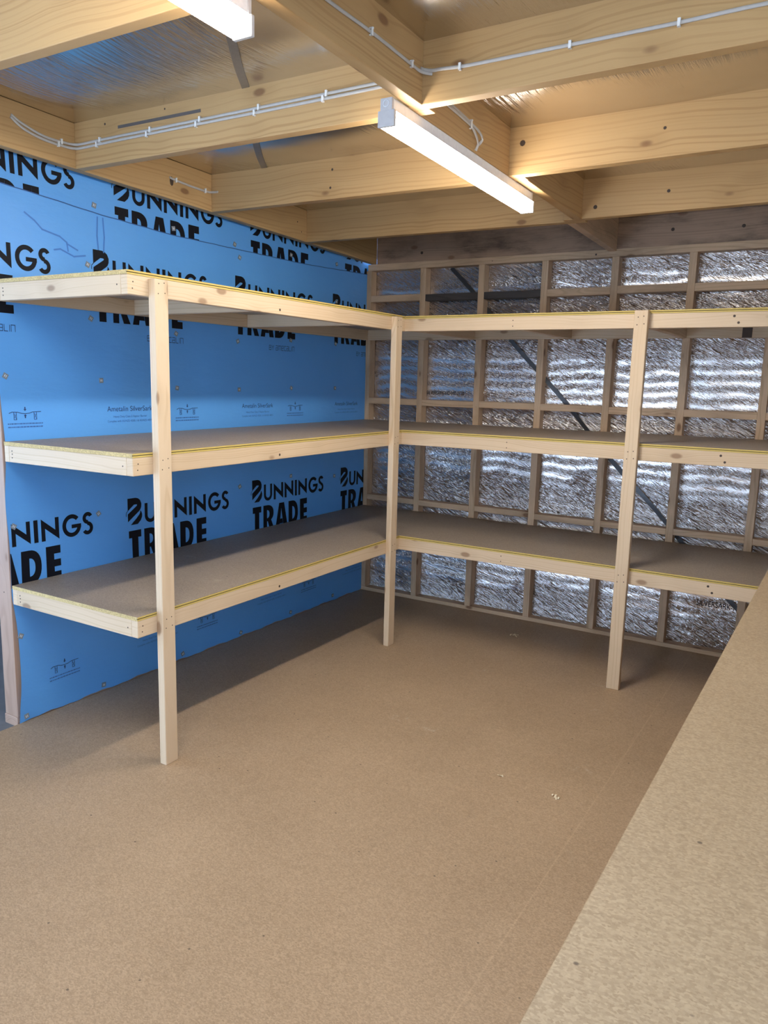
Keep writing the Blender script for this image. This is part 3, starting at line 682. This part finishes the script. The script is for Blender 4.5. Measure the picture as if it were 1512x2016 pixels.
cable('electrical_cable', [([(1.7495, -2.40, 2.510), (1.7495, -2.21, 2.494), (1.7495, -2.10, 2.486), (1.7495, -2.04, 2.479), (1.756, -2.012, 2.455), (1.758, -1.995, 2.430), (1.752, -2.00, 2.405)], (0, 0, 1)),
                           ([(1.7495, -2.40, 2.520), (1.7495, -2.20, 2.504), (1.7495, -2.10, 2.495), (1.7495, -2.035, 2.487), (1.760, -1.99, 2.470), (1.764, -1.972, 2.450), (1.756, -1.985, 2.428)], (0, 0, 1))],
      'pair of white cables drooping to a bent tail behind the lit batten', [((1.746, -2.045, 2.483), (0, -1, 0), (1, 0, 0), 0.012)])

# ================================================================== L-SHAPED SHELVING UNIT
XR = 3.62                                   # right end of the back run (past the frame)
shelf = empty('shelving_unit', (0.6, -0.6, 0.0), 'L-shaped three-tier pine and particleboard shelving unit built into the corner', 'shelves')
def tz(t):
    z0, a, b = TIER[t]; return lambda c: Vector((c.x, c.y, c.z + z0 + a * c.x + b * (c.y + D2)))
PT, PW = 0.0352, 0.065
Y1, Y2, X3 = -2.7127, -0.9764, 2.0878
def board(name, outline, t, parent, plain):
    """particleboard sheet; the long front edge carries a groove, the others are plain cuts.
    outline: CCW list of (x, y); plain: set of edge indices that are plain cut"""
    bm = bmesh.new(); z0, z1 = HR, HR + BT; zm0, zm1 = HR + BT * 0.41, HR + BT * 0.59; n = len(outline)
    inset = 0.004
    def ring(z, ins):
        out = []
        for i in range(n):
            p = Vector(outline[i]); a = Vector(outline[i - 1]); b = Vector(outline[(i + 1) % n])
            e0 = (p - a).normalized(); e1 = (b - p).normalized(); n0 = Vector((-e0.y, e0.x)); n1 = Vector((-e1.y, e1.x))
            q = p.copy()
            if ins:
                if (i - 1) % n not in plain: q += n0 * inset
                if i not in plain: q += n1 * inset
            out.append(bm.verts.new((q.x, q.y, z)))
        return out
    rs = [ring(z0, 0), ring(zm0, 0), ring(zm0, 1), ring(zm1, 1), ring(zm1, 0), ring(z1, 0)]
    for a, b in zip(rs, rs[1:]):
        for i in range(n):
            f = bm.faces.new((a[i], a[(i + 1) % n], b[(i + 1) % n], b[i])); f.material_index = 2 if i in plain else (3 if a in rs[1:4] else 1)
    bm.faces.new(rs[-1]); bm.faces.new(rs[0][::-1])
    bmesh.ops.triangulate(bm, faces=[f for f in bm.faces if len(f.verts) > 4])
    bmesh.ops.remove_doubles(bm, verts=bm.verts, dist=1e-6)
    w = tz(t)
    for v in bm.verts: v.co = w(v.co)
    return link(name, bm, [BOARD, EDGE, CUT, GROOVE], parent)
for t in 'lmt':
    w = tz(t); tn = TIER[t][0]
    # long rails
    timber('front_rail', (D1 - 0.035, -L1, 0), (D1, -D2, HR), PINE, shelf, w, nails=[((D1, -L1 + 0.025, 0.045), 0, 1), ((D1, -L1 + 0.022, 0.022), 0, 1), ((D1, -1.95, 0.02), 0, 1, 0.007)], bev=0.003, div=6)
    timber('front_rail', (D1 - 0.035, -D2, 0), (XR, -D2 + 0.035, HR), PINE, shelf, w, nails=[((1.45, -D2, 0.05), 1, -1), ((1.45, -D2, 0.02), 1, -1), ((2.55, -D2, 0.02), 1, -1, 0.006), ((2.53, -D2, 0.05), 1, -1, 0.006)], bev=0.003, div=6)
    timber('end_rail', (0.035, -L1, 0), (D1 - 0.035, -L1 + 0.035, HR), PINE, shelf, w, nails=[((0.055, -L1, 0.048), 1, -1), ((0.056, -L1, 0.035), 1, -1), ((0.055, -L1, 0.020), 1, -1), ((D1 - 0.055, -L1, 0.035), 1, -1)], bev=0.002, div=2)
    timber('wall_ledger', (0.003, -L1, 0), (0.035, -0.035, HR), PINE, shelf, w, bev=0.002, div=6)
    led = timber('wall_ledger', (0.035, -0.035, 0), (XR, -0.0005, HR), PINE, shelf, w, bev=0.002, div=6,
                 extra=(lambda bm: [box(bm, (x0, -0.0356, 0.0), (x0 + 0.05, -0.035, HR), 1) for x0 in (2.47, 2.60)]) if t == 't' else None)
    for y in (-2.12, -1.31): timber('bearer', (0.035, y, 0), (D1 - 0.035, y + 0.035, HR), PINE, shelf, w)
    for x in (0.83, 1.48, 2.145, 2.80): timber('bearer', (x, -D2 + 0.035, 0), (x + 0.035, -0.035, HR), PINE, shelf, w)
    board('shelf_board', [(0.003, -L1 - 0.001), (D1 + 0.001, -L1 - 0.001), (D1 + 0.001, -D2 - 0.001), (D1 + 0.001, -0.0005), (0.003, -0.0005)], t, shelf, {0, 2, 3, 4})
    board('shelf_board', [(D1 + 0.0012, -D2 - 0.001), (XR, -D2 - 0.001), (XR, -0.0005), (D1 + 0.0012, -0.0005)], t, shelf, {1, 2, 3})
def post_nails(face, pts): return [(p, face[0], face[1]) for p in pts]
TOP = 1.906
nz_ = [(TIER[k][0] + dz, s) for k in 'lmt' for dz, s in ((0.052, 0.3), (0.056, 0.7), (0.016, 0.25), (0.02, 0.75))]
timber('post', (D1, Y1, 0), (D1 + PT, Y1 + PW, TOP), PINE, shelf, nails=[((D1 + PT, Y1 + PW * s, z), 0, 1, 0.0026) for z, s in nz_], bev=0.0035)
timber('post', (D1, Y2, 0), (D1 + PT, Y2 + PW, TOP + 0.004), PINE, shelf, nails=[((D1 + PT, Y2 + PW * s, z), 0, 1, 0.0026) for z, s in nz_], bev=0.0035)
timber('post', (X3, -D2 - PT, 0), (X3 + PW, -D2, TOP + 0.016), PINE, shelf, nails=[((X3 + PW * s, -D2 - PT, z), 1, -1, 0.0028) for z, s in nz_], bev=0.0035)

# ================================================================== WORKBENCH on the right
wbench = empty('workbench', (3.25, -3.2, 0.0), 'long waist-high workbench with a bare pale particleboard top along the right side', 'workbench')
bm = bmesh.new()
g0 = [(2.829, -6.3), (3.74, -6.3), (3.74, -0.90), (2.840, -0.90)]
lo = [bm.verts.new((x, y, 0.881)) for x, y in g0]; hi = [bm.verts.new((x, y, 0.900)) for x, y in g0]
bm.faces.new(lo[::-1]); bm.faces.new(hi)
for i in range(4): f = bm.faces.new((lo[i], lo[(i + 1) % 4], hi[(i + 1) % 4], hi[i])); f.material_index = 1
bmesh.ops.bevel(bm, geom=[e for e in bm.edges if all(v.co.z > 0.89 for v in e.verts)], offset=0.0015, segments=2, affect='EDGES')
link('worktop', bm, [BENCHM, CUT], wbench)
timber('apron_rail', (2.852, -6.25, 0.789), (2.887, -0.93, 0.880), PINE, wbench)
timber('apron_rail', (3.69, -6.25, 0.789), (3.725, -0.93, 0.880), PINE, wbench)
for y in (-6.2, -4.4, -2.7, -1.0):
    timber('leg', (2.888, y, 0), (2.978, y + 0.045, 0.880), PINE, wbench); timber('leg', (3.60, y, 0), (3.689, y + 0.045, 0.880), PINE, wbench)

# ================================================================== SMALL THINGS
def shaving(x, y, z, n, size, label, seed):
    r = random.Random(seed); bm = bmesh.new()
    for k in range(n):
        a = r.uniform(0, 6.28); ln = size * r.uniform(0.4, 1.0); w_ = size * 0.11; cx, cy = x + r.uniform(-size, size) * 0.4, y + r.uniform(-size, size) * 0.4
        dx, dy = math.cos(a), math.sin(a); prev = None
        for i in range(6):
            t = i / 5 - 0.5; c = Vector((cx + dx * ln * t, cy + dy * ln * t, z + 0.001 + size * 0.10 * (1 + math.sin(t * 5 + k))))
            pr2 = [bm.verts.new(c + Vector((-dy * w_, dx * w_, 0))), bm.verts.new(c + Vector((dy * w_, -dx * w_, 0))), bm.verts.new(c + Vector((dy * w_, -dx * w_, -0.0008))), bm.verts.new(c + Vector((-dy * w_, dx * w_, -0.0008)))]
            if prev:
                for q in range(4): bm.faces.new((prev[q], prev[(q + 1) % 4], pr2[(q + 1) % 4], pr2[q]))
            prev = pr2
    zmin = min(v.co.z for v in bm.verts)
    for v in bm.verts: v.co.z += z + 0.0003 - zmin
    tag(link('wood_shaving', bm, SHAV), label, 'shaving', 'wood shavings on the floor')
shaving(1.995, -2.02, 0, 2, 0.022, 'small pale wood shaving on the open floor below the middle of the view', 2)
shaving(2.233, -2.06, 0, 4, 0.030, 'curled pale wood shavings on the floor near the bench and sheet joint', 3)
shaving(1.365, -0.34, 0, 4, 0.040, 'pale scrap shaving on the shaded floor under the back shelves', 5)

# dark clutter beyond the open end of the blue wall
cl = empty('stacked_clutter', (-1.05, -1.9, -0.02), 'dark stacked clutter glimpsed past the end of the blue wall, far left edge', 'clutter')
for k in range(9):
    bm = bmesh.new(); z = -0.0195 + k * 0.13; r = random.Random(k); o = r.uniform(-0.03, 0.03)
    box(bm, (-1.45 + o, -2.0 + o, z), (-0.65 + o, -1.2, z + 0.118), 0, 0.02, 3)
    link('folded_bundle', bm, OUTM if k % 3 else OUTP, cl)
